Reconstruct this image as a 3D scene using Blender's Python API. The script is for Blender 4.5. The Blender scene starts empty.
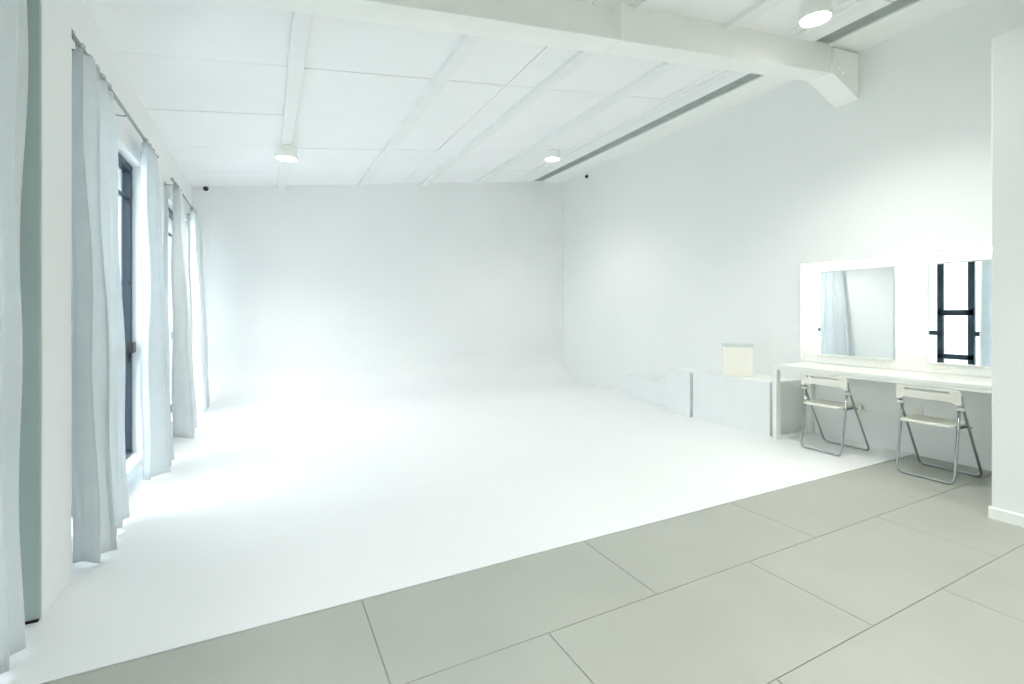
import bpy, bmesh, math, random
from mathutils import Vector, Matrix
random.seed(7)
H = 1.32                      # eye height; plan dimensions below are multiples of it
PI = math.pi
scene = bpy.context.scene
COL = scene.collection

# ------------------------------------------------------------------ materials
def mat(name, color, rough=0.6, metal=0.0, spec=0.5, noise=0.0, nscale=6.0, bump=0.0, bscale=60.0,
        emit=None, estr=0.0, trans=0.0, tint=None, coat=0.0):
    m = bpy.data.materials.new(name); m.use_nodes = True
    nt = m.node_tree; b = nt.nodes['Principled BSDF']
    b.inputs['Base Color'].default_value = (*color, 1)
    b.inputs['Roughness'].default_value = rough
    b.inputs['Metallic'].default_value = metal
    b.inputs['Specular IOR Level'].default_value = spec
    b.inputs['Coat Weight'].default_value = coat
    tc = nt.nodes.new('ShaderNodeTexCoord')
    if noise > 0:
        n = nt.nodes.new('ShaderNodeTexNoise'); n.inputs['Scale'].default_value = nscale
        n.inputs['Detail'].default_value = 5
        r = nt.nodes.new('ShaderNodeMix'); r.data_type = 'RGBA'
        t = tint or tuple(c * (1 - noise) for c in color)
        r.inputs['A'].default_value = (*color, 1); r.inputs['B'].default_value = (*t, 1)
        rm = nt.nodes.new('ShaderNodeMapRange'); rm.inputs['From Min'].default_value = .35
        rm.inputs['From Max'].default_value = .68
        nt.links.new(tc.outputs['Object'], n.inputs['Vector'])
        nt.links.new(n.outputs['Fac'], rm.inputs['Value'])
        nt.links.new(rm.outputs['Result'], r.inputs['Factor'])
        nt.links.new(r.outputs['Result'], b.inputs['Base Color'])
    if bump > 0:
        n2 = nt.nodes.new('ShaderNodeTexNoise'); n2.inputs['Scale'].default_value = bscale
        n2.inputs['Detail'].default_value = 4
        bp = nt.nodes.new('ShaderNodeBump'); bp.inputs['Strength'].default_value = bump
        bp.inputs['Distance'].default_value = .01
        nt.links.new(tc.outputs['Object'], n2.inputs['Vector'])
        nt.links.new(n2.outputs['Fac'], bp.inputs['Height'])
        nt.links.new(bp.outputs['Normal'], b.inputs['Normal'])
    if emit:
        b.inputs['Emission Color'].default_value = (*emit, 1)
        b.inputs['Emission Strength'].default_value = estr
    if trans > 0:
        out = nt.nodes['Material Output']; tr = nt.nodes.new('ShaderNodeBsdfTranslucent')
        tr.inputs['Color'].default_value = (*color, 1)
        mx = nt.nodes.new('ShaderNodeMixShader'); mx.inputs['Fac'].default_value = trans
        nt.links.new(b.outputs['BSDF'], mx.inputs[1]); nt.links.new(tr.outputs['BSDF'], mx.inputs[2])
        nt.links.new(mx.outputs['Shader'], out.inputs['Surface'])
    return m

def glass_mat(name):
    m = bpy.data.materials.new(name); m.use_nodes = True
    nt = m.node_tree; nt.nodes.remove(nt.nodes['Principled BSDF']); out = nt.nodes['Material Output']
    t = nt.nodes.new('ShaderNodeBsdfTransparent'); t.inputs['Color'].default_value = (.96, .965, .97, 1)
    g = nt.nodes.new('ShaderNodeBsdfGlossy'); g.inputs['Roughness'].default_value = .02
    lw = nt.nodes.new('ShaderNodeLayerWeight'); lw.inputs['Blend'].default_value = .5
    pw = nt.nodes.new('ShaderNodeMath'); pw.operation = 'POWER'; pw.inputs[1].default_value = 5
    f = nt.nodes.new('ShaderNodeMath'); f.operation = 'MULTIPLY_ADD'; f.inputs[1].default_value = .9; f.inputs[2].default_value = .03
    nt.links.new(lw.outputs['Facing'], pw.inputs[0]); nt.links.new(pw.outputs[0], f.inputs[0])
    mx = nt.nodes.new('ShaderNodeMixShader')
    nt.links.new(f.outputs[0], mx.inputs['Fac']); nt.links.new(t.outputs['BSDF'], mx.inputs[1])
    nt.links.new(g.outputs['BSDF'], mx.inputs[2]); nt.links.new(mx.outputs['Shader'], out.inputs['Surface'])
    return m

M = {}
M['wall'] = mat('white_wall_paint', (.872, .882, .874), .7, noise=.015, nscale=1.2, bump=.03, bscale=40)
M['ceil'] = mat('white_ceiling_board', (.90, .907, .908), .75, noise=.02, nscale=2)
M['ceilgap'] = mat('shaded_roof_void', (.25, .28, .27), .9)
M['cyc'] = mat('white_studio_floor_paint', (.862, .872, .875), .38, spec=.35, noise=.02, nscale=1.3)
M['tile'] = mat('grey_green_stone_tile', (.425, .44, .388), .42, spec=.4, noise=.12, nscale=2.2,
                tint=(.40, .415, .368), bump=.02, bscale=30)
M['grout'] = mat('dark_grout', (.34, .35, .32), .9)
M['steel'] = mat('painted_white_steel', (.93, .94, .91), .5, noise=.03, nscale=3)
M['corr'] = mat('grey_corrugated_sheet', (.42, .46, .435), .5, noise=.2, nscale=9)
M['curtain'] = mat('pale_grey_curtain_cloth', (.85, .885, .90), .9, spec=.1, noise=.05, nscale=10, trans=.24,
                   bump=.1, bscale=250)
M['piershade'] = mat('grey_green_pier_shade', (.43, .52, .51), .6, noise=.05, nscale=2)  # shade of the pier's near side, put into the base colour
M['black'] = mat('dark_anodised_frame', (.018, .035, .05), .4)
M['blackp'] = mat('black_plastic', (.01, .011, .012), .35)
M['glass'] = glass_mat('clear_glass')
M['mirror'] = mat('mirror_silver', (.9, .93, .92), .01, metal=1)
M['desk'] = mat('white_laminate', (.86, .87, .83), .35, noise=.015, nscale=5)
M['plinth'] = mat('white_painted_board', (.85, .87, .87), .5, noise=.02, nscale=3)
M['plastic'] = mat('cream_white_plastic', (.84, .83, .75), .35, noise=.02, nscale=9)
M['chrome'] = mat('brushed_chrome_tube', (.42, .45, .46), .28, metal=1, noise=.1, nscale=30)
M['cream'] = mat('cream_card', (.93, .91, .83), .6, noise=.02, nscale=8)
M['lid'] = mat('pale_grey_card', (.62, .69, .67), .6, noise=.03, nscale=8)
M['rod'] = mat('grey_metal_rod', (.38, .41, .40), .4, metal=.6, noise=.05, nscale=20)
M['bulb'] = mat('lit_globe_bulb', (1, 1, 1), .4, emit=(1, .95, .86), estr=5.5)
M['strip'] = mat('lit_strip', (1, 1, 1), .4, emit=(1, .96, .88), estr=9)
M['led'] = mat('lit_downlight_diffuser', (1, 1, 1), .4, emit=(1, .975, .90), estr=9)
M['ext'] = mat('pale_render_outside', (.75, .76, .74), .8, noise=.05, nscale=2)
M['extg'] = mat('pale_paving_outside', (.55, .56, .55), .9, noise=.1, nscale=2)
M['brass'] = mat('dull_metal', (.45, .47, .46), .35, metal=.8, noise=.05, nscale=20)

# ------------------------------------------------------------------ mesh helpers
def new_bm(): return bmesh.new()

def add_box(bm, x0, x1, y0, y1, z0, z1, bev=0.0, seg=2, mtx=None):
    t = bmesh.new()
    vs = [t.verts.new((x, y, z)) for x in (x0, x1) for y in (y0, y1) for z in (z0, z1)]
    for q in ((0, 1, 3, 2), (4, 6, 7, 5), (0, 4, 5, 1), (2, 3, 7, 6), (0, 2, 6, 4), (1, 5, 7, 3)):
        t.faces.new([vs[i] for i in q])
    bmesh.ops.recalc_face_normals(t, faces=t.faces)
    if bev > 0:
        bmesh.ops.bevel(t, geom=list(t.edges), offset=bev, segments=seg, affect='EDGES', profile=.5)
    merge(bm, t, mtx)

def add_prism(bm, pts, y0, y1, axis='y', bev=0.0):
    """pts: 2D outline (x,z) swept along y, or (y,z) swept along x, or (x,y) along z."""
    t = bmesh.new()
    def P(a, b, c):
        return {'y': (a, c, b), 'x': (c, a, b), 'z': (a, b, c)}[axis]
    A = [t.verts.new(P(a, b, y0)) for a, b in pts]; B = [t.verts.new(P(a, b, y1)) for a, b in pts]
    t.faces.new(A); t.faces.new(B[::-1])
    n = len(pts)
    for i in range(n):
        t.faces.new((A[i], B[i], B[(i + 1) % n], A[(i + 1) % n]))
    bmesh.ops.recalc_face_normals(t, faces=t.faces)
    if bev > 0:
        bmesh.ops.bevel(t, geom=list(t.edges), offset=bev, segments=2, affect='EDGES', profile=.5)
    merge(bm, t)

def merge(bm, t, mtx=None):
    if mtx is not None: bmesh.ops.transform(t, matrix=mtx, verts=t.verts)
    me = bpy.data.meshes.new('tmp'); t.to_mesh(me); t.free(); bm.from_mesh(me); bpy.data.meshes.remove(me)

def add_tube(bm, pts, r, n=10, caps=True, closed=False):
    pts = [Vector(p) for p in pts]; rings = []
    N = len(pts)
    prev = None
    for i, p in enumerate(pts):
        if closed: d = pts[(i + 1) % N] - pts[i - 1]
        else: d = pts[min(i + 1, N - 1)] - pts[max(i - 1, 0)]
        d.normalize()
        if prev is None:
            a = Vector((0, 0, 1)) if abs(d.z) < .9 else Vector((1, 0, 0))
            u = d.cross(a).normalized()
        else:
            u = (prev - d * prev.dot(d)).normalized()
        prev = u; v = d.cross(u)
        rings.append([bm.verts.new(p + r * (math.cos(2 * PI * k / n) * u + math.sin(2 * PI * k / n) * v)) for k in range(n)])
    for i in range(N if closed else N - 1):
        A, B = rings[i], rings[(i + 1) % N]
        for k in range(n):
            f = bm.faces.new((A[k], A[(k + 1) % n], B[(k + 1) % n], B[k])); f.smooth = True
    if caps and not closed:
        bm.faces.new(rings[0][::-1]); bm.faces.new(rings[-1])

def add_lathe(bm, prof, n=32, loc=(0, 0, 0), axis='z'):
    def T(x, y, z):
        if axis == 'z': return Vector((x, y, z)) + Vector(loc)
        if axis == '-x': return Vector((-z, y, x)) + Vector(loc)
        if axis == '-y': return Vector((x, -z, y)) + Vector(loc)
    rings = []
    for r, z in prof:
        if r < 1e-6: rings.append([bm.verts.new(T(0, 0, z))])
        else: rings.append([bm.verts.new(T(r * math.cos(2 * PI * k / n), r * math.sin(2 * PI * k / n), z)) for k in range(n)])
    for a, b in zip(rings, rings[1:]):
        for k in range(n):
            k2 = (k + 1) % n
            if len(a) == 1 and len(b) == 1: continue
            if len(a) == 1: f = bm.faces.new((a[0], b[k], b[k2]))
            elif len(b) == 1: f = bm.faces.new((a[k], b[0], a[k2]))
            else: f = bm.faces.new((a[k], b[k], b[k2], a[k2]))
            f.smooth = True

def fillet(pts, r, n=6):
    """round the inner corners of a polyline"""
    pts = [Vector(p) for p in pts]; out = [pts[0]]
    for i in range(1, len(pts) - 1):
        a, b, c = pts[i - 1], pts[i], pts[i + 1]
        d1 = (a - b).normalized(); d2 = (c - b).normalized()
        p0 = b + d1 * r; p1 = b + d2 * r
        for k in range(n + 1):
            t = k / n
            out.append((1 - t) ** 2 * p0 + 2 * t * (1 - t) * b + t * t * p1)
    out.append(pts[-1]); return out

def obj(name, bm, material, parent=None, recalc=True, smooth_angle=None):
    if recalc: bmesh.ops.recalc_face_normals(bm, faces=bm.faces)
    me = bpy.data.meshes.new(name); bm.to_mesh(me); bm.free()
    me.materials.append(material)
    o = bpy.data.objects.new(name, me); COL.objects.link(o)
    if parent is not None: o.parent = parent
    return o

def tag(o, label, cat, group=None):
    o['label'] = label; o['category'] = cat
    if group: o['group'] = group
    return o

def thing(name, label, cat, loc=(0, 0, 0), rz=0, group=None):
    o = bpy.data.objects.new(name, None); COL.objects.link(o)
    o.empty_display_size = .1
    o.location = loc; o.rotation_euler = (0, 0, rz)
    return tag(o, label, cat, group)

def struct(name, bm, m, parent=None):
    o = obj(name, bm, m, parent)
    if parent is None: o['kind'] = 'structure'
    return o

def struct_empty(name, loc=(0, 0, 0)):
    o = bpy.data.objects.new(name, None); COL.objects.link(o); o.location = loc
    o['kind'] = 'structure'; return o

def dup(root, loc, label, group=None, rz=None):
    r = root.copy(); COL.objects.link(r); r.location = loc; r['label'] = label
    if rz is not None: r.rotation_euler = (0, 0, rz)
    if group: r['group'] = group
    for ch in list(root.children):
        c = ch.copy(); COL.objects.link(c); c.parent = r
        for g in list(ch.children):
            d = g.copy(); COL.objects.link(d); d.parent = c
    return r

# ------------------------------------------------------------------ plan
XL, XR = -.72 * H, 4.11 * H            # side walls (inner faces)
YB, YF = 6.27 * H, -2.6 * H            # far and near walls
YE = 1.735 * H                         # where the painted floor meets the tiles
XG = -.805 * H                         # glass line of the side windows
WT = .24 * H                           # wall thickness
def zc(x): return 2.49 * H + .14 * x   # underside of sloping ceiling (metres)
SL = .14

WINDOWS = [   # y0, y1, sill, head
    (.62 * H, 1.86 * H, .07 * H, 1.97 * H),
    (2.50 * H, 3.96 * H, .07 * H, 1.97 * H),
    (4.88 * H, 6.02 * H, .07 * H, 1.97 * H),
]

# ---- floors
bm = new_bm()
R = .47 * H; seg = 18
prof = [(YE, -.1), (YE, .004)]
for k in range(1, 13): prof.append((YE + (YB - R - YE) * k / 12, .004))
for k in range(1, seg + 1):
    a = PI / 2 * k / seg
    prof.append((YB - R + R * math.sin(a), .004 + R * (1 - math.cos(a))))
t = bmesh.new()
A = [t.verts.new((XL, y, z)) for y, z in prof[1:]]; B = [t.verts.new((XR, y, z)) for y, z in prof[1:]]
for i in range(len(A) - 1):
    f = t.faces.new((A[i], B[i], B[i + 1], A[i + 1])); f.smooth = i >= 12
merge(bm, t)
t = bmesh.new()      # front lip and the body beneath
q = [t.verts.new(v) for v in ((XL, YE, .004), (XR, YE, .004), (XR, YE, -.1), (XL, YE, -.1))]; t.faces.new(q[::-1])
merge(bm, t)
add_box(bm, XL, XR, YE, YB + .05, -.1, -.001)
fs = obj('floor_studio', bm, M['cyc'], recalc=False); fs['kind'] = 'structure'

bm = new_bm()
TW, TR, G = .945 * H, .448 * H, .0045
row = 0; y1 = YE
tiles = []
while y1 > YF:
    y0 = y1 - TR
    off = (.30 if row % 2 == 0 else .79) * H
    x = off - TW * 3
    while x < XR:
        xa, xb = max(x, XL), min(x + TW, XR)
        if xb - xa > .02:
            add_box(bm, xa + G / 2, xb - G / 2, max(y0, YF) + G / 2, y1 - G / 2, -.02, 0.0, .0012, 1)
        x += TW
    y1 = y0; row += 1
ft = struct('floor_tiles', bm, M['tile'])
bm = new_bm(); add_box(bm, XL, XR, YF, YE, -.1, -.004)
struct('floor_bed', bm, M['grout'])

# ---- side wall with the window openings
bm = new_bm()
top = zc(XL) + .06
ys = [YF - WT]
for (a, b, s, h) in WINDOWS: ys += [a, b]
ys.append(YB + .1)
for i in range(0, len(ys), 2):
    add_box(bm, XL - WT, XL, ys[i], ys[i + 1], -.1, top)
for (a, b, s, h) in WINDOWS:
    add_box(bm, XL - WT, XL, a, b, h, top)
    add_box(bm, XL - WT, XL, a, b, -.1, s)
struct('wall_left', bm, M['wall'])
# pier standing proud of the wall between first and second window
bm = new_bm(); add_prism(bm, [(XL - .01, 0), (-.65 * H, 0), (-.65 * H, zc(-.65 * H) + .02), (XL - .01, zc(XL) + .02)], 2.10 * H, 2.37 * H)
struct('wall_pier', bm, M['wall'])

bm = new_bm(); add_box(bm, XL + .004, -.652 * H, 2.10 * H - .014, 2.10 * H - .001, .012, 2.36 * H, .002, 1)  # thin added sheet; its darker colour stands in for shade on the pier
struct('pier_shade_panel', bm, M['piershade'])
bm = new_bm(); add_box(bm, XL + .002, -.655 * H, 2.10 * H - .022, 2.10 * H - .002, .004, .012)
struct('trim_3', bm, M['blackp'])

# ---- far wall, right wall, near wall
bm = new_bm()
add_prism(bm, [(XL - WT, R + .004), (XR + .1, R + .004), (XR + .1, zc(XR) + .2), (XL - WT, zc(XL - WT) + .2)], YB, YB + .2)
struct('wall_back', bm, M['cyc'])
bm = new_bm()
add_box(bm, XR, XR + .2, YF - .2, YB + .2, -.1, zc(XR) + .1)
struct('wall_right', bm, M['wall'])
# near wall behind the viewer with a wide window
bm = new_bm()
add_prism(bm, [(XL - WT, -.1), (XR + .1, -.1), (XR + .1, zc(XR + .1) + .2), (XL - WT, zc(XL - WT) + .2)], YF - .2, YF)
struct('wall_front', bm, M['wall'])

# ---- partition block at the right edge, with its baseboard
PX, PY, PZ = 3.165 * H, 1.018 * H, 2.35 * H
bm = new_bm(); add_box(bm, PX, XR + .02, YF, PY, 0, PZ, .004, 2)
struct('wall_partition', bm, M['wall'])
bm = new_bm()
add_prism(bm, [(PX - .012, 0), (PX + .01, 0), (PX + .01, .075), (PX - .006, .075), (PX - .012, .066)], YF, PY + .012)
add_prism(bm, [(PY + .012, 0), (PY + .0005, 0), (PY + .0005, .075), (PY + .006, .075), (PY + .012, .066)], PX + .0105, XR, axis='x')
struct('baseboard_partition', bm, M['steel'])

# ---- ceiling boards
XGAP0, XGAP1 = 3.56 * H, 3.73 * H
bm = new_bm()
xs = [XL - .02, .165 * H, 1.603 * H, 3.19 * H, XGAP0]
yj = [3.22 * H + .805 * H * k for k in range(-8, 5)]
ysj = [YF - .02] + [y for y in yj if YF < y < YB] + [YB + .02]
cg = .008
for i in range(len(xs) - 1):
    for j in range(len(ysj) - 1):
        a, b = xs[i] + cg / 2, xs[i + 1] - cg / 2
        c, d = ysj[j] + cg / 2, ysj[j + 1] - cg / 2
        sag = random.uniform(0, .004)
        t = bmesh.new()
        vs = []
        for (x, y) in ((a, c), (b, c), (b, d), (a, d)):
            vs.append(t.verts.new((x, y, zc(x) - sag)))
        up = [t.verts.new((v.co.x, v.co.y, zc(v.co.x) + .02)) for v in vs]
        t.faces.new(vs); t.faces.new(up[::-1])
        for k in range(4): t.faces.new((vs[k], vs[(k + 1) % 4], up[(k + 1) % 4], up[k]))
        bmesh.ops.recalc_face_normals(t, faces=t.faces)
        merge(bm, t)
struct('ceiling', bm, M['ceil'])
bm = new_bm()
add_prism(bm, [(XL - WT, zc(XL - WT) + .12), (XR + .2, zc(XR + .2) + .12), (XR + .2, zc(XR + .2) + .2), (XL - WT, zc(XL - WT) + .2)], YF - .2, YB + .2)
struct('ceiling_roof', bm, M['ceilgap'])

# grey corrugated strip seen in the open joint beside the eave
bm = new_bm(); n = 26
pts = []
for k in range(n + 1):
    x = XGAP0 - .03 + (XGAP1 + .06 - XGAP0) * k / n
    pts.append((x, zc(x) + .014 + .006 * math.cos(k * PI)))
for k in range(n, -1, -1):
    x = XGAP0 - .03 + (XGAP1 + .06 - XGAP0) * k / n
    pts.append((x, zc(x) + .045))
add_prism(bm, pts, YF, YB - .01)
struct('trim_1', bm, M['corr'])
# dark lip at both sides of the joint
bm = new_bm()
add_prism(bm, [(XGAP1, zc(XGAP1) - .012), (XR + .01, zc(XR) - .03), (XR + .01, zc(XR) + .08), (XGAP1, zc(XGAP1) + .08)], YF, YB + .01, bev=.004)
tag(obj('eave_beam', bm, M['steel']), 'white eave beam running along the top of the right wall beside the grey open joint', 'ceiling beam')

# ---- purlins
GP = 'white purlins running from front to back under the ceiling'
def purlin(xc, w, drop, label):
    bm = new_bm()
    a, b = xc - w / 2, xc + w / 2
    add_prism(bm, [(a, zc(a) - drop), (b, zc(b) - drop), (b, zc(b) + .005), (a, zc(a) + .005)], YF, YB + .005, bev=.004)
    o = obj('ceiling_purlin', bm, M['steel2']); return tag(o, label, 'ceiling beam', GP)
M['steel2'] = mat('white_painted_purlin', (.86, .87, .86), .5, noise=.02, nscale=3)
purlin(.165 * H, .085 * H, .05 * H, 'white ceiling purlin nearest the curtains, with a round lamp hung under it')
purlin(1.085 * H, .10 * H, .035 * H, 'white ceiling purlin, second counted from the curtained window wall')
purlin(1.90 * H, .10 * H, .035 * H, 'white ceiling purlin just right of the long board joint, third from the curtained wall')
purlin(2.66 * H, .11 * H, .035 * H, 'white ceiling purlin in the fourth place from the curtained wall, before the small far lamp')
purlin(3.33 * H, .12 * H, .02 * H, 'white ceiling purlin closest to the grey corrugated joint')

# ---- cross beam with splice plate and wall bracket
BY0, BY1 = 2.10 * H, 2.26 * H
def zb(x): return 2.28 * H + .14 * x
tb = thing('cross_beam', 'big white steel rafter crossing the ceiling from the curtained wall to the right wall', 'ceiling beam', (1.5 * H, 2.18 * H, 0))
tb.location = (0, 0, 0)
XS, XE = 1.77 * H, 3.78 * H
bm = new_bm()
def slab(x0, x1, lo, hi, y0, y1, bev=.003):
    add_prism(bm, [(x0, zb(x0) + lo), (x1, zb(x1) + lo), (x1, zb(x1) + hi), (x0, zb(x0) + hi)], y0, y1, bev=bev)
ht = .215 * H
slab(XL + .002, XS, .016, ht + .02, BY0 + .075, BY1 - .075, 0)
obj('beam_web', bm, M['steel'], tb)
bm = new_bm(); slab(XL + .002, XS, 0, .016, BY0, BY1, .003)
obj('bottom_flange', bm, M['steel'], tb)
bm = new_bm(); slab(XS + .002, XE, .0, ht + .01, BY0 + .01, BY1, .005)
obj('boxed_beam', bm, M['steel'], tb)
bm = new_bm(); slab(XS - .012, XS + .012, -.004, ht, BY0 - .006, BY1 + .004, .003)
obj('splice_plate', bm, M['steel'], tb)
bm = new_bm()
xb0, xb1 = 3.76 * H, XR - .002
zt = zc(xb1) - .04 * H
add_prism(bm, [(xb0, zb(xb0) - .012), (xb1, 2.67 * H), (xb1, zt), (xb0 + .02, zc(xb0) - .035)], BY0 - .015, BY1 + .01, bev=.006)
obj('wall_bracket', bm, M['steel'], tb)
bm = new_bm()
for dx, dz in ((.05, .06), (.05, .18), (.13, .02), (.13, .16)):
    add_lathe(bm, [(0, .012), (.013, .012), (.015, .004), (.015, 0), (0, 0)], 10, (3.80 * H + dx, BY0 - .015, zb(xb0) + dz), '-y')
obj('bracket_bolts', bm, M['steel'], tb)

# ------------------------------------------------------------------ windows
def fbox(bm, x0, x1, y0, y1, z0, z1): add_box(bm, x0, x1, y0, y1, z0, z1, .004, 1)
def window(idx, y0, y1, s, h, mull, trans_side, sash):
    w = struct_empty('window_%d' % idx, (XG, 0, 0))
    f = .05
    bm = new_bm()
    fbox(bm, -.035, .035, y0 + .001, y1 - .001, s + .001, s + f); fbox(bm, -.035, .035, y0 + .001, y1 - .001, h - f, h - .001)
    fbox(bm, -.034, .034, y0 + .001, y0 + f, s + f, h - f); fbox(bm, -.034, .034, y1 - f, y1 - .001, s + f, h - f)
    for m in mull: fbox(bm, -.033, .033, m - .05, m + .05, s + f, h - f)
    fbox(bm, -.02, .02, y0 + f, y1 - f, 1.752 * H - .008, 1.752 * H + .008)
    ff = obj('window_frame', bm, M['black'], w)
    bm = new_bm()
    for (a, b, z) in trans_side: fbox(bm, -.02, .02, a, b, z - .045, z + .045)
    obj('transom', bm, M['black'], w)
    # glass
    edges = [y0 + f * .5] + list(mull) + [y1 - f * .5]
    for a, b in zip(edges, edges[1:]):
        bm = new_bm(); add_box(bm, -.004, .004, a, b, s + .03, h - .03)
        obj('window_pane', bm, M['glass'], w)
    if sash:
        a, b, z0, z1 = sash
        bm = new_bm()
        fw = .085
        fbox(bm, -.02, .05, a, b, z0, z0 + fw + .012); fbox(bm, -.02, .05, a, b, z1 - .11, z1)
        fbox(bm, -.02, .05, a, a + fw, z0, z1); fbox(bm, -.02, .05, b - fw, b, z0, z1)
        so = obj('window_sash', bm, M['black'], w)
        bm = new_bm()
        fbox(bm, .05, .062, b - .04, b - .012, (z0 + z1) / 2 - .05, (z0 + z1) / 2 + .05)
        add_tube(bm, fillet([(.056, b - .026, (z0 + z1) / 2), (.095, b - .026, (z0 + z1) / 2), (.095, b - .026, (z0 + z1) / 2 - .12)], .015), .008)
        obj('window_handle', bm, M['blackp'], so)
    # catch on the far jamb
    bm = new_bm(); zz = .78 * H
    fbox(bm, .02, .07, y1 - .16, y1 - .05, zz - .04, zz + .05)
    fbox(bm, .025, .05, y1 - .13, y1 - .09, 1.2 * H - .02, 1.2 * H + .02)
    obj('window_latch', bm, M['blackp'], w)
    bm = new_bm(); fbox(bm, .0, XL - XG + .02, y0 + .001, y1 - .001, s - .002, s + .018)
    obj('window_sill', bm, M['wall'], w)
    return w
y0, y1, s, h = WINDOWS[0]
window(3, y0, y1, s, h, [(y0 + y1) / 2], [], None)
y0, y1, s, h = WINDOWS[1]
ma, mb = 3.06 * H, 3.41 * H
window(1, y0, y1, s, h, [ma, mb], [(y0 + .05, ma - .03, .72 * H), (mb + .03, y1 - .05, .72 * H)],
       (ma - .04, mb + .04, .345 * H, 1.06 * H))
y0, y1, s, h = WINDOWS[2]
window(2, y0, y1, s, h, [5.24 * H], [(y0 + .05, 5.21 * H, .72 * H)], None)

# outside
bm = new_bm(); add_box(bm, -30, XL - WT - .001, -25, 30, -.35, -.12)
struct('floor_outside', bm, M['extg'])
bm = new_bm(); add_box(bm, -9, -8.7, -6, 24, -.12, 3.4)
for k in range(9): add_box(bm, -8.7, -8.685, -6, 24, k * .38, k * .38 + .012)
for k in range(20): add_box(bm, -8.7, -8.685, -6 + 1.5 * k, -5.98 + 1.5 * k, -.12, 3.4)
struct('wall_outside', bm, M['ext'])

# ------------------------------------------------------------------ curtains
def curtain_mesh(y0t, y1t, y0b, y1b, xt, xb, at, ab, nf, ztop, zbot, ph=0, amps=None, lean=0.0):
    bm = new_bm(); NU, NZ = nf * 18, 34
    grid = []
    rnd = [random.uniform(-.25, .25) for _ in range(nf + 2)]
    amps = amps or [random.uniform(.7, 1.15) for _ in range(nf + 2)]
    for j in range(NZ + 1):
        v = j / NZ; z = ztop + (zbot - ztop) * v
        e = v ** .8
        row = []
        for i in range(NU + 1):
            u = i / NU
            k = u * nf; ki = int(min(k, nf - 1)); fr = k - ki
            am = amps[ki] * (1 - fr) + amps[ki + 1] * fr
            sh = rnd[ki] * (1 - fr) + rnd[ki + 1] * fr
            A = (at + (ab - at) * e) * am
            p = 2 * PI * (k + sh * e) + ph
            x = xt + (xb - xt) * e + A * math.sin(p) + .008 * math.sin(5 * z + 9 * u) + lean * (u - .5) * e
            a = y0t + (y0b - y0t) * e; b = y1t + (y1b - y1t) * e
            y = a + (b - a) * u + .55 * A * math.sin(2 * p) * .5
            zz = z
            row.append(bm.verts.new((x, y, zz)))
        grid.append(row)
    for j in range(NZ):
        for i in range(NU):
            f = bm.faces.new((grid[j][i], grid[j][i + 1], grid[j + 1][i + 1], grid[j + 1][i])); f.smooth = True
    return bm

GC = 'pale grey curtains along the window wall'
ZT = 2.045 * H
def curtain(args, label, zt=ZT):
    y0t, y1t = args[0], args[1]
    t = thing('curtain', label, 'curtain', (0, 0, 0), 0, GC)
    o = obj('curtain_cloth', curtain_mesh(*args), M['curtain'], t, recalc=False)
    sol = o.modifiers.new('thick', 'SOLIDIFY'); sol.thickness = .003
    n = max(3, int((y1t - y0t) / .11))
    for k in range(n):
        y = y0t + (y1t - y0t) * (k + .5) / n
        bm = new_bm()
        add_tube(bm, [(args[4] + .019 * math.cos(a), y, 2.065 * H + .019 * math.sin(a)) for a in [2 * PI * q / 14 for q in range(14)]], .0025, 6, closed=True)
        add_tube(bm, [(args[4], y, 2.065 * H - .019), (args[4], y, ZT - .03)], .0025, 6)
        obj('curtain_ring', bm, M['rod'], t)
    return t
XRD = -.655 * H
#        y0t       y1t       y0b       y1b       xt   xb        at       ab       nf  ztop zbot
curtain((1.10 * H, 1.98 * H, 1.10 * H, 1.98 * H, -.668 * H, -.655 * H, .022 * H, .030 * H, 8, ZT, .03 * H, .8), 'pale curtain at the very left edge of the photo, in front of the wall pier')
curtain((2.44 * H, 2.90 * H, 2.42 * H, 2.92 * H, XRD, -.612 * H, .026 * H, .055 * H, 4, ZT, .025 * H, 2.6, [1.15, 1.1, .7, .5, .5]), 'pale grey curtain beside the wall pier, hem nearest the camera on the white floor')
curtain((3.60 * H, 3.90 * H, 3.46 * H, 3.91 * H, XRD, -.585 * H, .022 * H, .055 * H, 3, ZT, .025 * H, 2.4, [1.1, 1.1, .9, .7]), 'pale curtain lit from behind at the far side of the dark framed window')
curtain((4.71 * H, 5.02 * H, 4.46 * H, 5.02 * H, XRD, -.575 * H, .024 * H, .065 * H, 3, ZT, .025 * H, 1.0, [1.2, 1.1, .8, .7]), 'grey curtain of the farther window, on its side nearer the camera')
curtain((5.68 * H, 6.02 * H, 5.64 * H, 6.04 * H, XRD, -.58 * H, .022 * H, .055 * H, 3, ZT, .025 * H, 1.5), 'farthest curtain, hanging next to the back wall')

GR = 'curtain rods above the windows'
def rod(a, b, label):
    t = thing('curtain_rod', label, 'curtain rod', (0, 0, 0), 0, GR)
    bm = new_bm(); add_tube(bm, [(XRD, a, 2.065 * H), (XRD, b, 2.065 * H)], .011, 12)
    obj('rod', bm, M['rod'], t)
    for y in (a, b):
        s = -1 if y == a else 1
        bm = new_bm(); add_tube(bm, [(XRD, y + s * .001, 2.065 * H), (XRD, y + s * .02, 2.065 * H)], .016, 12); obj('rod_end', bm, M['rod'], t)
    n = 3 if b - a > 2 else 2
    for k in range(n):
        y = a + .12 + (b - a - .24) * k / (n - 1)
        bm = new_bm()
        add_tube(bm, fillet([(XRD, y, 2.065 * H - .014), (XRD, y, 2.065 * H - .03), (XL + .002, y, 2.065 * H - .03)], .008), .005, 8)
        add_box(bm, XL, XL + .006, y - .015, y + .015, 2.065 * H - .06, 2.065 * H, .002, 1)
        obj('rod_bracket', bm, M['rod'], t)
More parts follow.
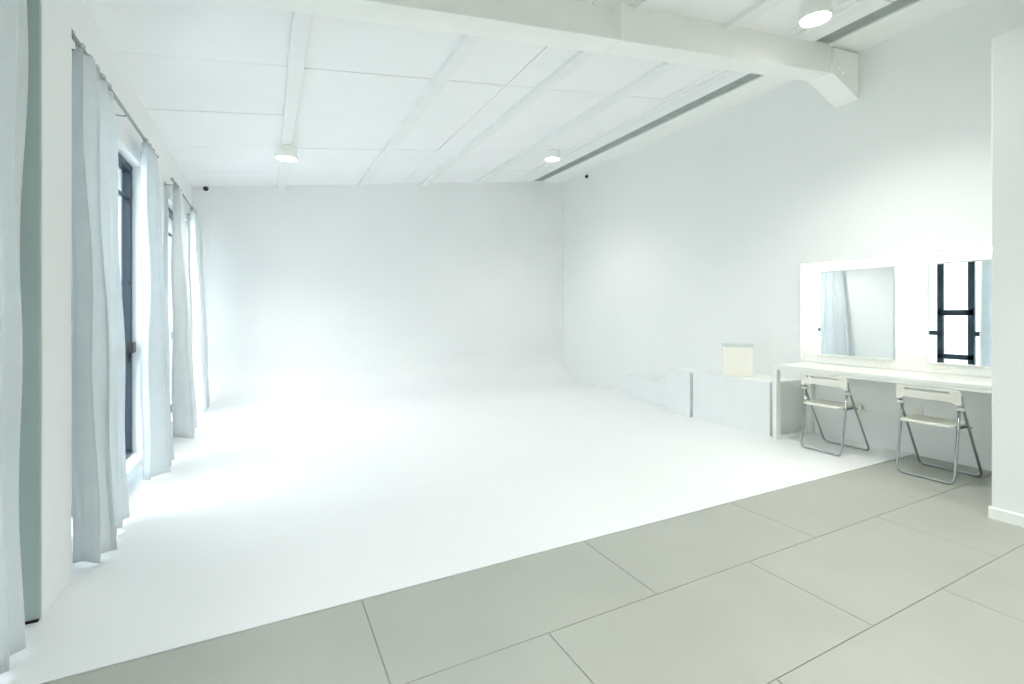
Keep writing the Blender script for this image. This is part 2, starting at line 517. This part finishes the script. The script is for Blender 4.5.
rod(.66 * H, 2.04 * H, 'grey metal curtain rod in front of the pier, over the nearest window')
rod(2.385 * H, 3.98 * H, 'grey metal curtain rod over the dark framed window, bare in its middle')
rod(4.62 * H, 6.10 * H, 'grey metal curtain rod over the farther window')

# ------------------------------------------------------------------ lamps
GL = 'round surface mounted ceiling lamps'
def make_lamp(loc, label):
    t = thing('ceiling_lamp', label, 'ceiling lamp', loc, 0, GL)
    r, hh = .088 * H, .10 * H
    bm = new_bm()
    add_lathe(bm, [(0, 0), (r * .93, 0), (r, -.008), (r, -hh * .55), (r * 1.03, -hh * .6), (r * 1.03, -hh), (r * .96, -hh), (r * .93, -hh + .012), (0, -hh + .012)], 40)
    hs = obj('lamp_housing', bm, M['steel'], t)
    bm = new_bm()
    add_lathe(bm, [(0, -hh + .004), (r * .90, -hh + .004), (r * .91, -hh + .008), (r * .9, -hh + .011), (0, -hh + .011)], 40)
    obj('lamp_diffuser', bm, M['led'], t)
    l = bpy.data.lights.new('lamp_light', 'SPOT'); l.energy = 122; l.spot_size = math.radians(128); l.spot_blend = .8
    l.shadow_soft_size = .09; l.color = (1, .985, .94)
    lo = bpy.data.objects.new('lamp_light', l); COL.objects.link(lo); lo.parent = t; lo.location = (0, 0, -hh - .004)
    return t
lamp = make_lamp((.165 * H, 4.66 * H, zc(.165 * H) - .05 * H), 'round white ceiling lamp hung under the purlin near the curtains, lit')
far = dup(lamp, (3.00 * H, 4.80 * H, zc(3.0 * H) + .005), 'small far round ceiling lamp near the back end of the grey joint, lit')
for ch in far.children:      # its beam is weaker than the others'
    if ch.type == 'LIGHT':
        ch.data = ch.data.copy(); ch.data.energy = 60
dup(lamp, (3.02 * H, 1.78 * H, zc(3.02 * H) + .005), 'round ceiling lamp cut by the top photo edge, near side of the cross beam')
dup(lamp, (1.3 * H, .1 * H, zc(1.3 * H) + .005), 'unseen round ceiling lamp added over the tiled floor as fill light')  # unseen lamp, added to brighten the near half of the room
dup(lamp, (2.3 * H, -.8 * H, zc(2.3 * H)), 'unseen round ceiling lamp added behind the viewer as front fill')  # added fill lamp for the front zone, out of view

dup(lamp, (.6 * H, -1.3 * H, zc(.6 * H) + .005), 'unseen round ceiling lamp added far behind the viewer as front fill')  # another unseen fill lamp, added to lift the beam's near face
# ------------------------------------------------------------------ cameras on the walls
GS = 'small black security cameras'
def sec(loc, axis, label):
    t = thing('security_camera', label, 'security camera', loc, 0, GS)
    bm = new_bm(); add_lathe(bm, [(0, 0), (.034, 0), (.036, .006), (.03, .016), (0, .016)], 24, (0, 0, 0), axis)
    obj('camera_base', bm, M['blackp'], t)
    bm = new_bm(); add_lathe(bm, [(.027, .014)] + [(.027 * math.cos(a), .016 + .03 * math.sin(a)) for a in [PI / 2 * q / 8 for q in range(1, 8)]] + [(0, .046)], 24, (0, 0, 0), axis)
    obj('camera_dome', bm, M['blackp'], t)
sec((-.585 * H, YB, 2.385 * H), '-y', 'small black security camera high in the left corner of the back wall')
sec((XR, 5.64 * H, 2.975 * H), '-x', 'small black security camera high on the right wall under the eave beam')

# ------------------------------------------------------------------ make-up desk
DX, DZ = 3.60 * H, .598 * H
dk = thing('makeup_desk', 'long white wall desk below the lit mirrors', 'desk', ((DX + XR) / 2, 1.75 * H, 0))
def loc_to(p, bm): bmesh.ops.translate(bm, vec=-Vector(p.location), verts=bm.verts)
bm = new_bm(); add_box(bm, DX, XR - .001, PY + .014, 2.46 * H, DZ - .028, DZ, .003)
loc_to(dk, bm); obj('desk_top', bm, M['desk'], dk)
bm = new_bm(); add_box(bm, DX + .004, DX + .024, PY + .014, 2.44 * H, DZ - .043 * H, DZ - .0285, .002)
loc_to(dk, bm); obj('front_apron', bm, M['desk'], dk)
bm = new_bm()
add_box(bm, DX + .002, DX + .07, 2.425 * H, 2.458 * H, 0.004, DZ - .0285, .003)
add_box(bm, XR - .07, XR - .002, 2.425 * H, 2.458 * H, 0.004, DZ - .0285, .003)
add_box(bm, DX + .0705, XR - .0705, 2.428 * H, 2.455 * H, 0.004, .03, .003)
loc_to(dk, bm); obj('end_frame', bm, M['desk'], dk)
bm = new_bm()
add_lathe(bm, [(0, .02), (.012, .018), (.013, .006), (.008, 0), (0, 0)], 16, (DX + .001, 1.98 * H, DZ - .028 * H), '-x')
loc_to(dk, bm); obj('desk_knob', bm, M['desk'], dk)

# lit mirror board
BX = 4.045 * H
bd = thing('mirror_board', 'white bulb lit make-up board on the right wall holding two mirrors', 'lit mirror board', (XR, 1.77 * H, DZ))
bm = new_bm(); add_box(bm, BX, XR, PY + .014, 2.50 * H, DZ + .002, 1.425 * H, .003); loc_to(bd, bm)
obj('backing_board', bm, M['desk'], bd)
bm = new_bm()
add_box(bm, BX - .03, BX, PY + .014, 2.50 * H, 1.415 * H, 1.43 * H, .003)
add_box(bm, BX - .03, BX, 2.488 * H, 2.50 * H, DZ + .002, 1.4145 * H, .003); loc_to(bd, bm)
obj('board_edge', bm, M['desk'], bd)
def bulb_at(y, z):
    bm = new_bm()
    add_lathe(bm, [(0, 0), (.021, 0), (.021, .010), (.016, .018), (0, .018)], 20, (BX, y, z), '-x'); loc_to(bd, bm)
    s = obj('bulb_socket', bm, M['steel'], bd)
    bm = new_bm()
    pr = [(.014, .018)] + [(.030 * math.cos(a), .046 + .030 * math.sin(a)) for a in [-1.05 + (PI / 2 + 1.05) * q / 10 for q in range(10)]] + [(0, .076)]
    add_lathe(bm, pr, 20, (BX, y, z), '-x'); loc_to(bd, bm)
    obj('globe_bulb', bm, M['bulb'], s)
for y in (2.43 * H, 1.72 * H):
    for z in (.78, .945, 1.11, 1.28): bulb_at(y, z * H)
bm = new_bm(); add_box(bm, BX - .022, BX - .001, PY + .03, 2.47 * H, 1.403 * H, 1.413 * H, .003); loc_to(bd, bm)
obj('light_strip', bm, M['strip'], bd)['label'] = 'lit strip along the top of the board'
# sockets strip below mirrors
for y in (1.90, 1.56):
    bm = new_bm(); add_box(bm, BX - .008, BX, (y - .045) * H, (y + .045) * H, .628 * H, .655 * H, .002, 1)
    for k in (-.02, .02): add_box(bm, BX - .0095, BX - .004, (y + k) * H - .008, (y + k) * H + .008, .636 * H, .647 * H)
    loc_to(bd, bm); obj('power_strip', bm, M['plastic'], bd)

GM = 'mirrors on the lit board'
def mirror(ya, yb, label):
    t = thing('wall_mirror', label, 'mirror', (BX, (ya + yb) / 2, .665 * H), 0, GM)
    bm = new_bm(); add_box(bm, BX - .012, BX - .0005, ya, yb, .665 * H, 1.345 * H, .0); loc_to(t, bm)
    obj('mirror_backing', bm, M['lid'], t)
    bm = new_bm()
    x = BX - .0125; z0, z1 = .665 * H, 1.345 * H; b = .012
    o = [(x + .0, ya, z0), (x + .0, yb, z0), (x + .0, yb, z1), (x + .0, ya, z1)]
    i = [(x - .0035, ya + b, z0 + b), (x - .0035, yb - b, z0 + b), (x - .0035, yb - b, z1 - b), (x - .0035, ya + b, z1 - b)]
    O = [bm.verts.new(v) for v in o]; I = [bm.verts.new(v) for v in i]
    K = [bm.verts.new((x + .0004, v[1], v[2])) for v in o]
    bm.faces.new(I); bm.faces.new(K[::-1])
    for k in range(4):
        bm.faces.new((O[k], O[(k + 1) % 4], I[(k + 1) % 4], I[k])); bm.faces.new((K[k], K[(k + 1) % 4], O[(k + 1) % 4], O[k]))
    loc_to(t, bm); obj('mirror_glass', bm, M['mirror'], t)
mirror(1.816 * H, 2.36 * H, 'left make-up mirror, reflecting a curtain and plain wall')
mirror(1.06 * H, 1.623 * H, 'right make-up mirror, reflecting a dark framed window')

# wall sockets under the desk
GO = 'white wall sockets under the desk'
def outlet(y, z, label):
    t = thing('wall_socket', label, 'socket', (XR, y, z), 0, GO)
    bm = new_bm(); add_box(bm, -.009, 0, -.043, .043, -.043, .043, .003); obj('socket_plate', bm, M['plastic'], t)
    bm = new_bm()
    for a in (-.014, .014): add_box(bm, -.0105, -.006, a - .003, a + .003, -.012, .006)
    add_box(bm, -.0105, -.006, -.003, .003, .012, .022); obj('socket_holes', bm, M['lid'], t)
    return t
outlet(2.07 * H, .279 * H, 'white wall socket under the desk with a plug, seen beside the left folding chair')
pl = [o for o in bpy.data.objects if o.name.startswith('wall_socket')][0]
bm = new_bm(); add_box(bm, -.04, -.011, -.02, .02, -.02, .02, .004)
add_tube(bm, fillet([(-.03, 0, -.018), (-.03, 0, -.06), (-.012, .01, -.2)], .02), .004, 8)
pg = obj('power_plug', bm, M['plastic']); pg.location = pl.location
tag(pg, 'pale plug with a short cord in the socket beside the left folding chair', 'plug')
outlet(1.71 * H, .313 * H, 'white wall socket under the desk seen through the right folding chair')

# ------------------------------------------------------------------ plinths beyond the desk
GPn = 'white plinth boxes along the right wall'
def plinth(x0, x1, y0, y1, z, label):
    t = thing('plinth_box', label, 'plinth', ((x0 + x1) / 2, (y0 + y1) / 2, .004), 0, GPn)
    bm = new_bm(); add_box(bm, x0 + .004, x1 - .004, y0 + .004, y1 - .004, .004, z - .03, .003); loc_to(t, bm)
    obj('box_body', bm, M['plinth'], t)
    bm = new_bm(); add_box(bm, x0, x1, y0, y1, z - .0295, z, .003); loc_to(t, bm)
    obj('box_top', bm, M['plinth'], t)
plinth(3.66 * H, XR - .002, 2.52 * H, 3.32 * H, .44 * H, 'tall white plinth against the end of the desk, carrying the cream box')
plinth(3.655 * H, XR - .002, 3.345 * H, 3.66 * H, .435 * H, 'narrow white plinth in the middle, just beyond the one with the cream box')
plinth(3.84 * H, XR - .002, 3.68 * H, 4.50 * H, .26 * H, 'low white plinth farthest from the desk, near the back of the right wall')

# cream box
cb = thing('cream_box', 'small upright cream box standing on the tall white plinth', 'box', (3.80 * H, 2.93 * H, .44 * H + .001), math.radians(-44))
w2, d2, hh = .118 * H, .045 * H, .265 * H
bm = new_bm(); add_box(bm, -w2, w2, -d2, d2, 0, hh, .004); obj('box_body', bm, M['cream'], cb)
bm = new_bm(); add_box(bm, -w2 - .006, w2 + .006, -d2 - .006, d2 + .006, hh + .0005, hh + .026 * H, .003); obj('box_lid', bm, M['lid'], cb)

# ------------------------------------------------------------------ folding chairs
def make_chair(label):
    t = thing('folding_chair', label, 'chair', (0, 0, 0), 0, 'folding chairs at the desk')
    W = .188; r = .0095           # half width of frames
    xr, xf, xa = 0.0, .43, .078     # rear foot, front foot, hinge (x = distance towards the desk)
    zh = .60
    # rear frame: U lying on the floor, two legs up to the hinge
    bm = new_bm()
    pts = [(xa + .012, -W, zh), (xr, -W, r), (xr, W, r), (xa + .012, W, zh)]
    add_tube(bm, fillet(pts, .05), r, 10); obj('rear_frame', bm, M['chrome'], t)
    # front frame: wider at the top, carries the backrest
    Wf = W + .0
    bm = new_bm()
    pts = [(xa - .022, -Wf - .02, .685), (xa + .002, -Wf - .02, zh + .01), (xf, -Wf - .02, r), (xf, Wf + .02, r), (xa + .002, Wf + .02, zh + .01), (xa - .022, Wf + .02, .685)]
    add_tube(bm, fillet(pts, .045), r, 10); obj('front_frame', bm, M['chrome'], t)
    # seat: slightly dished rounded slab
    bm = new_bm(); n, m_ = 18, 14
    x0, x1, hw = .0, .36, .176
    def shape(u, v):
        # u across (-1..1), v rear->front (0..1)
        cx = x0 + (x1 - x0) * v
        wv = hw * (1 - .06 * v)
        y = u * wv
        if v < .08: y *= 1 - .10 * (1 - v / .08) ** 2
        if v > .92: y *= 1 - .12 * ((v - .92) / .08) ** 2
        z = .455 - .014 * (1 - u * u) * math.sin(PI * min(1, v * 1.05)) - (.012 * ((v - .85) / .15) ** 2 if v > .85 else 0)
        return cx, y, z
    for th in (0,):
        topv = [[bm.verts.new(shape(-1 + 2 * i / n, j / m_)) for i in range(n + 1)] for j in range(m_ + 1)]
        for j in range(m_):
            for i in range(n):
                f = bm.faces.new((topv[j][i], topv[j][i + 1], topv[j + 1][i + 1], topv[j + 1][i])); f.smooth = True
    so = obj('seat', bm, M['plastic'], t)
    md = so.modifiers.new('thick', 'SOLIDIFY'); md.thickness = .022; md.offset = 1 if False else -1
    bv = so.modifiers.new('soft', 'BEVEL'); bv.width = .005; bv.segments = 2
    # backrest: curved panel with a long grip slot and side cheeks
    bm = new_bm()
    ny, nz = 24, 14
    hb = .214; zb0, zb1 = .612, .728
    def bp(y, z):
        lean = xa - .022 - (z - zb0) * .12
        bow = -.020 * (1 - (y / hb) ** 2)
        return (lean + bow, y, z)
    ysb = [-hb + 2 * hb * i / ny for i in range(ny + 1)]
    zsb = [zb0 + (zb1 - zb0) * j / nz for j in range(nz + 1)]
    g = [[bm.verts.new(bp(y * (1 - (.06 * max(0, (z - .705) / .025) ** 2)), z + (.0 if abs(y) > .165 else .022 * (1 - (max(0, (z - zb0)) / (zb1 - zb0))) ** 1))) for y in ysb] for z in zsb]
    for j in range(nz):
        for i in range(ny):
            ym = (ysb[i] + ysb[i + 1]) / 2; zm = (zsb[j] + zsb[j + 1]) / 2
            if abs(ym) < .135 and .688 < zm < .708: continue
            f = bm.faces.new((g[j][i], g[j][i + 1], g[j + 1][i + 1], g[j + 1][i])); f.smooth = True
    bo = obj('backrest', bm, M['plastic'], t)
    md = bo.modifiers.new('thick', 'SOLIDIFY'); md.thickness = .018; md.offset = 0
    bv = bo.modifiers.new('soft', 'BEVEL'); bv.width = .004; bv.segments = 2
    # hinges and the seat slide
    for s in (-1, 1):
        bm = new_bm()
        add_tube(bm, [(xa + .004, s * (W - .014), zh - .02), (xa + .004, s * (W + .034), zh - .02)], .013, 12)
        obj('hinge', bm, M['plastic'], t)
        bm = new_bm()
        add_tube(bm, [(.20, s * (W - .012), .43), (.20, s * (W + .034), .43)], .008, 10)
        add_box(bm, .045, .22, s * (W - .006) - .004, s * (W - .006) + .004, .420, .440, .002, 1)
        obj('seat_bracket', bm, M['chrome'], t)
    return t
c = make_chair('white folding chair at the desk standing on the grey tiles, nearer the camera')
c.location = (3.565 * H, 1.450 * H, .0)
dup(c, (3.565 * H, 2.065 * H, .0045), 'white folding chair at the desk standing on the white floor, next to the plinths')

# ------------------------------------------------------------------ light
wd = bpy.data.worlds.new('World'); scene.world = wd; wd.use_nodes = True
nt = wd.node_tree; bg = nt.nodes['Background']
tc = nt.nodes.new('ShaderNodeTexCoord'); sp = nt.nodes.new('ShaderNodeSeparateXYZ')
rp = nt.nodes.new('ShaderNodeValToRGB')
nt.links.new(tc.outputs['Generated'], sp.inputs['Vector']); nt.links.new(sp.outputs['Z'], rp.inputs['Fac'])
rp.color_ramp.elements[0].position = 0; rp.color_ramp.elements[0].color = (.85, .945, 1, 1)
rp.color_ramp.elements[1].position = 1; rp.color_ramp.elements[1].color = (.78, .90, 1, 1)
nt.links.new(rp.outputs['Color'], bg.inputs['Color'])
bg.inputs["Strength"].default_value = 4.3

def portal(loc, rot, sx, sy):
    l = bpy.data.lights.new('sky_portal', 'AREA'); l.shape = 'RECTANGLE'; l.size = sx; l.size_y = sy
    l.cycles.is_portal = True
    o = bpy.data.objects.new('sky_portal', l); COL.objects.link(o); o.location = loc; o.rotation_euler = rot
for (a, b, s_, h_) in WINDOWS:
    portal((XL - WT - .01, (a + b) / 2, (s_ + h_) / 2), (0, -PI / 2, 0), h_ - s_, b - a)

# ------------------------------------------------------------------ camera
cam = bpy.data.cameras.new('camera'); co = bpy.data.objects.new('camera', cam); COL.objects.link(co)
co.location = (0, 0, H); co.rotation_euler = (PI / 2, 0, math.radians(-27.2))
cam.sensor_width = 36; cam.sensor_fit = 'HORIZONTAL'; cam.lens = 480 / 1024 * 36
cam.shift_y = -28 / 1024; cam.clip_start = .05
scene.camera = co
vs = scene.view_settings
scene.display_settings.display_device = 'sRGB'
vs.view_transform = 'Standard'; vs.look = 'None'; vs.gamma = 1; vs.use_curve_mapping = False
vs.exposure = 0.84
cy = scene.cycles
cy.use_denoising = True
cy.max_bounces = 16; cy.diffuse_bounces = 12; cy.glossy_bounces = 6; cy.transparent_max_bounces = 12
cy.sample_clamp_indirect = 8
cy.caustics_reflective = False; cy.caustics_refractive = False
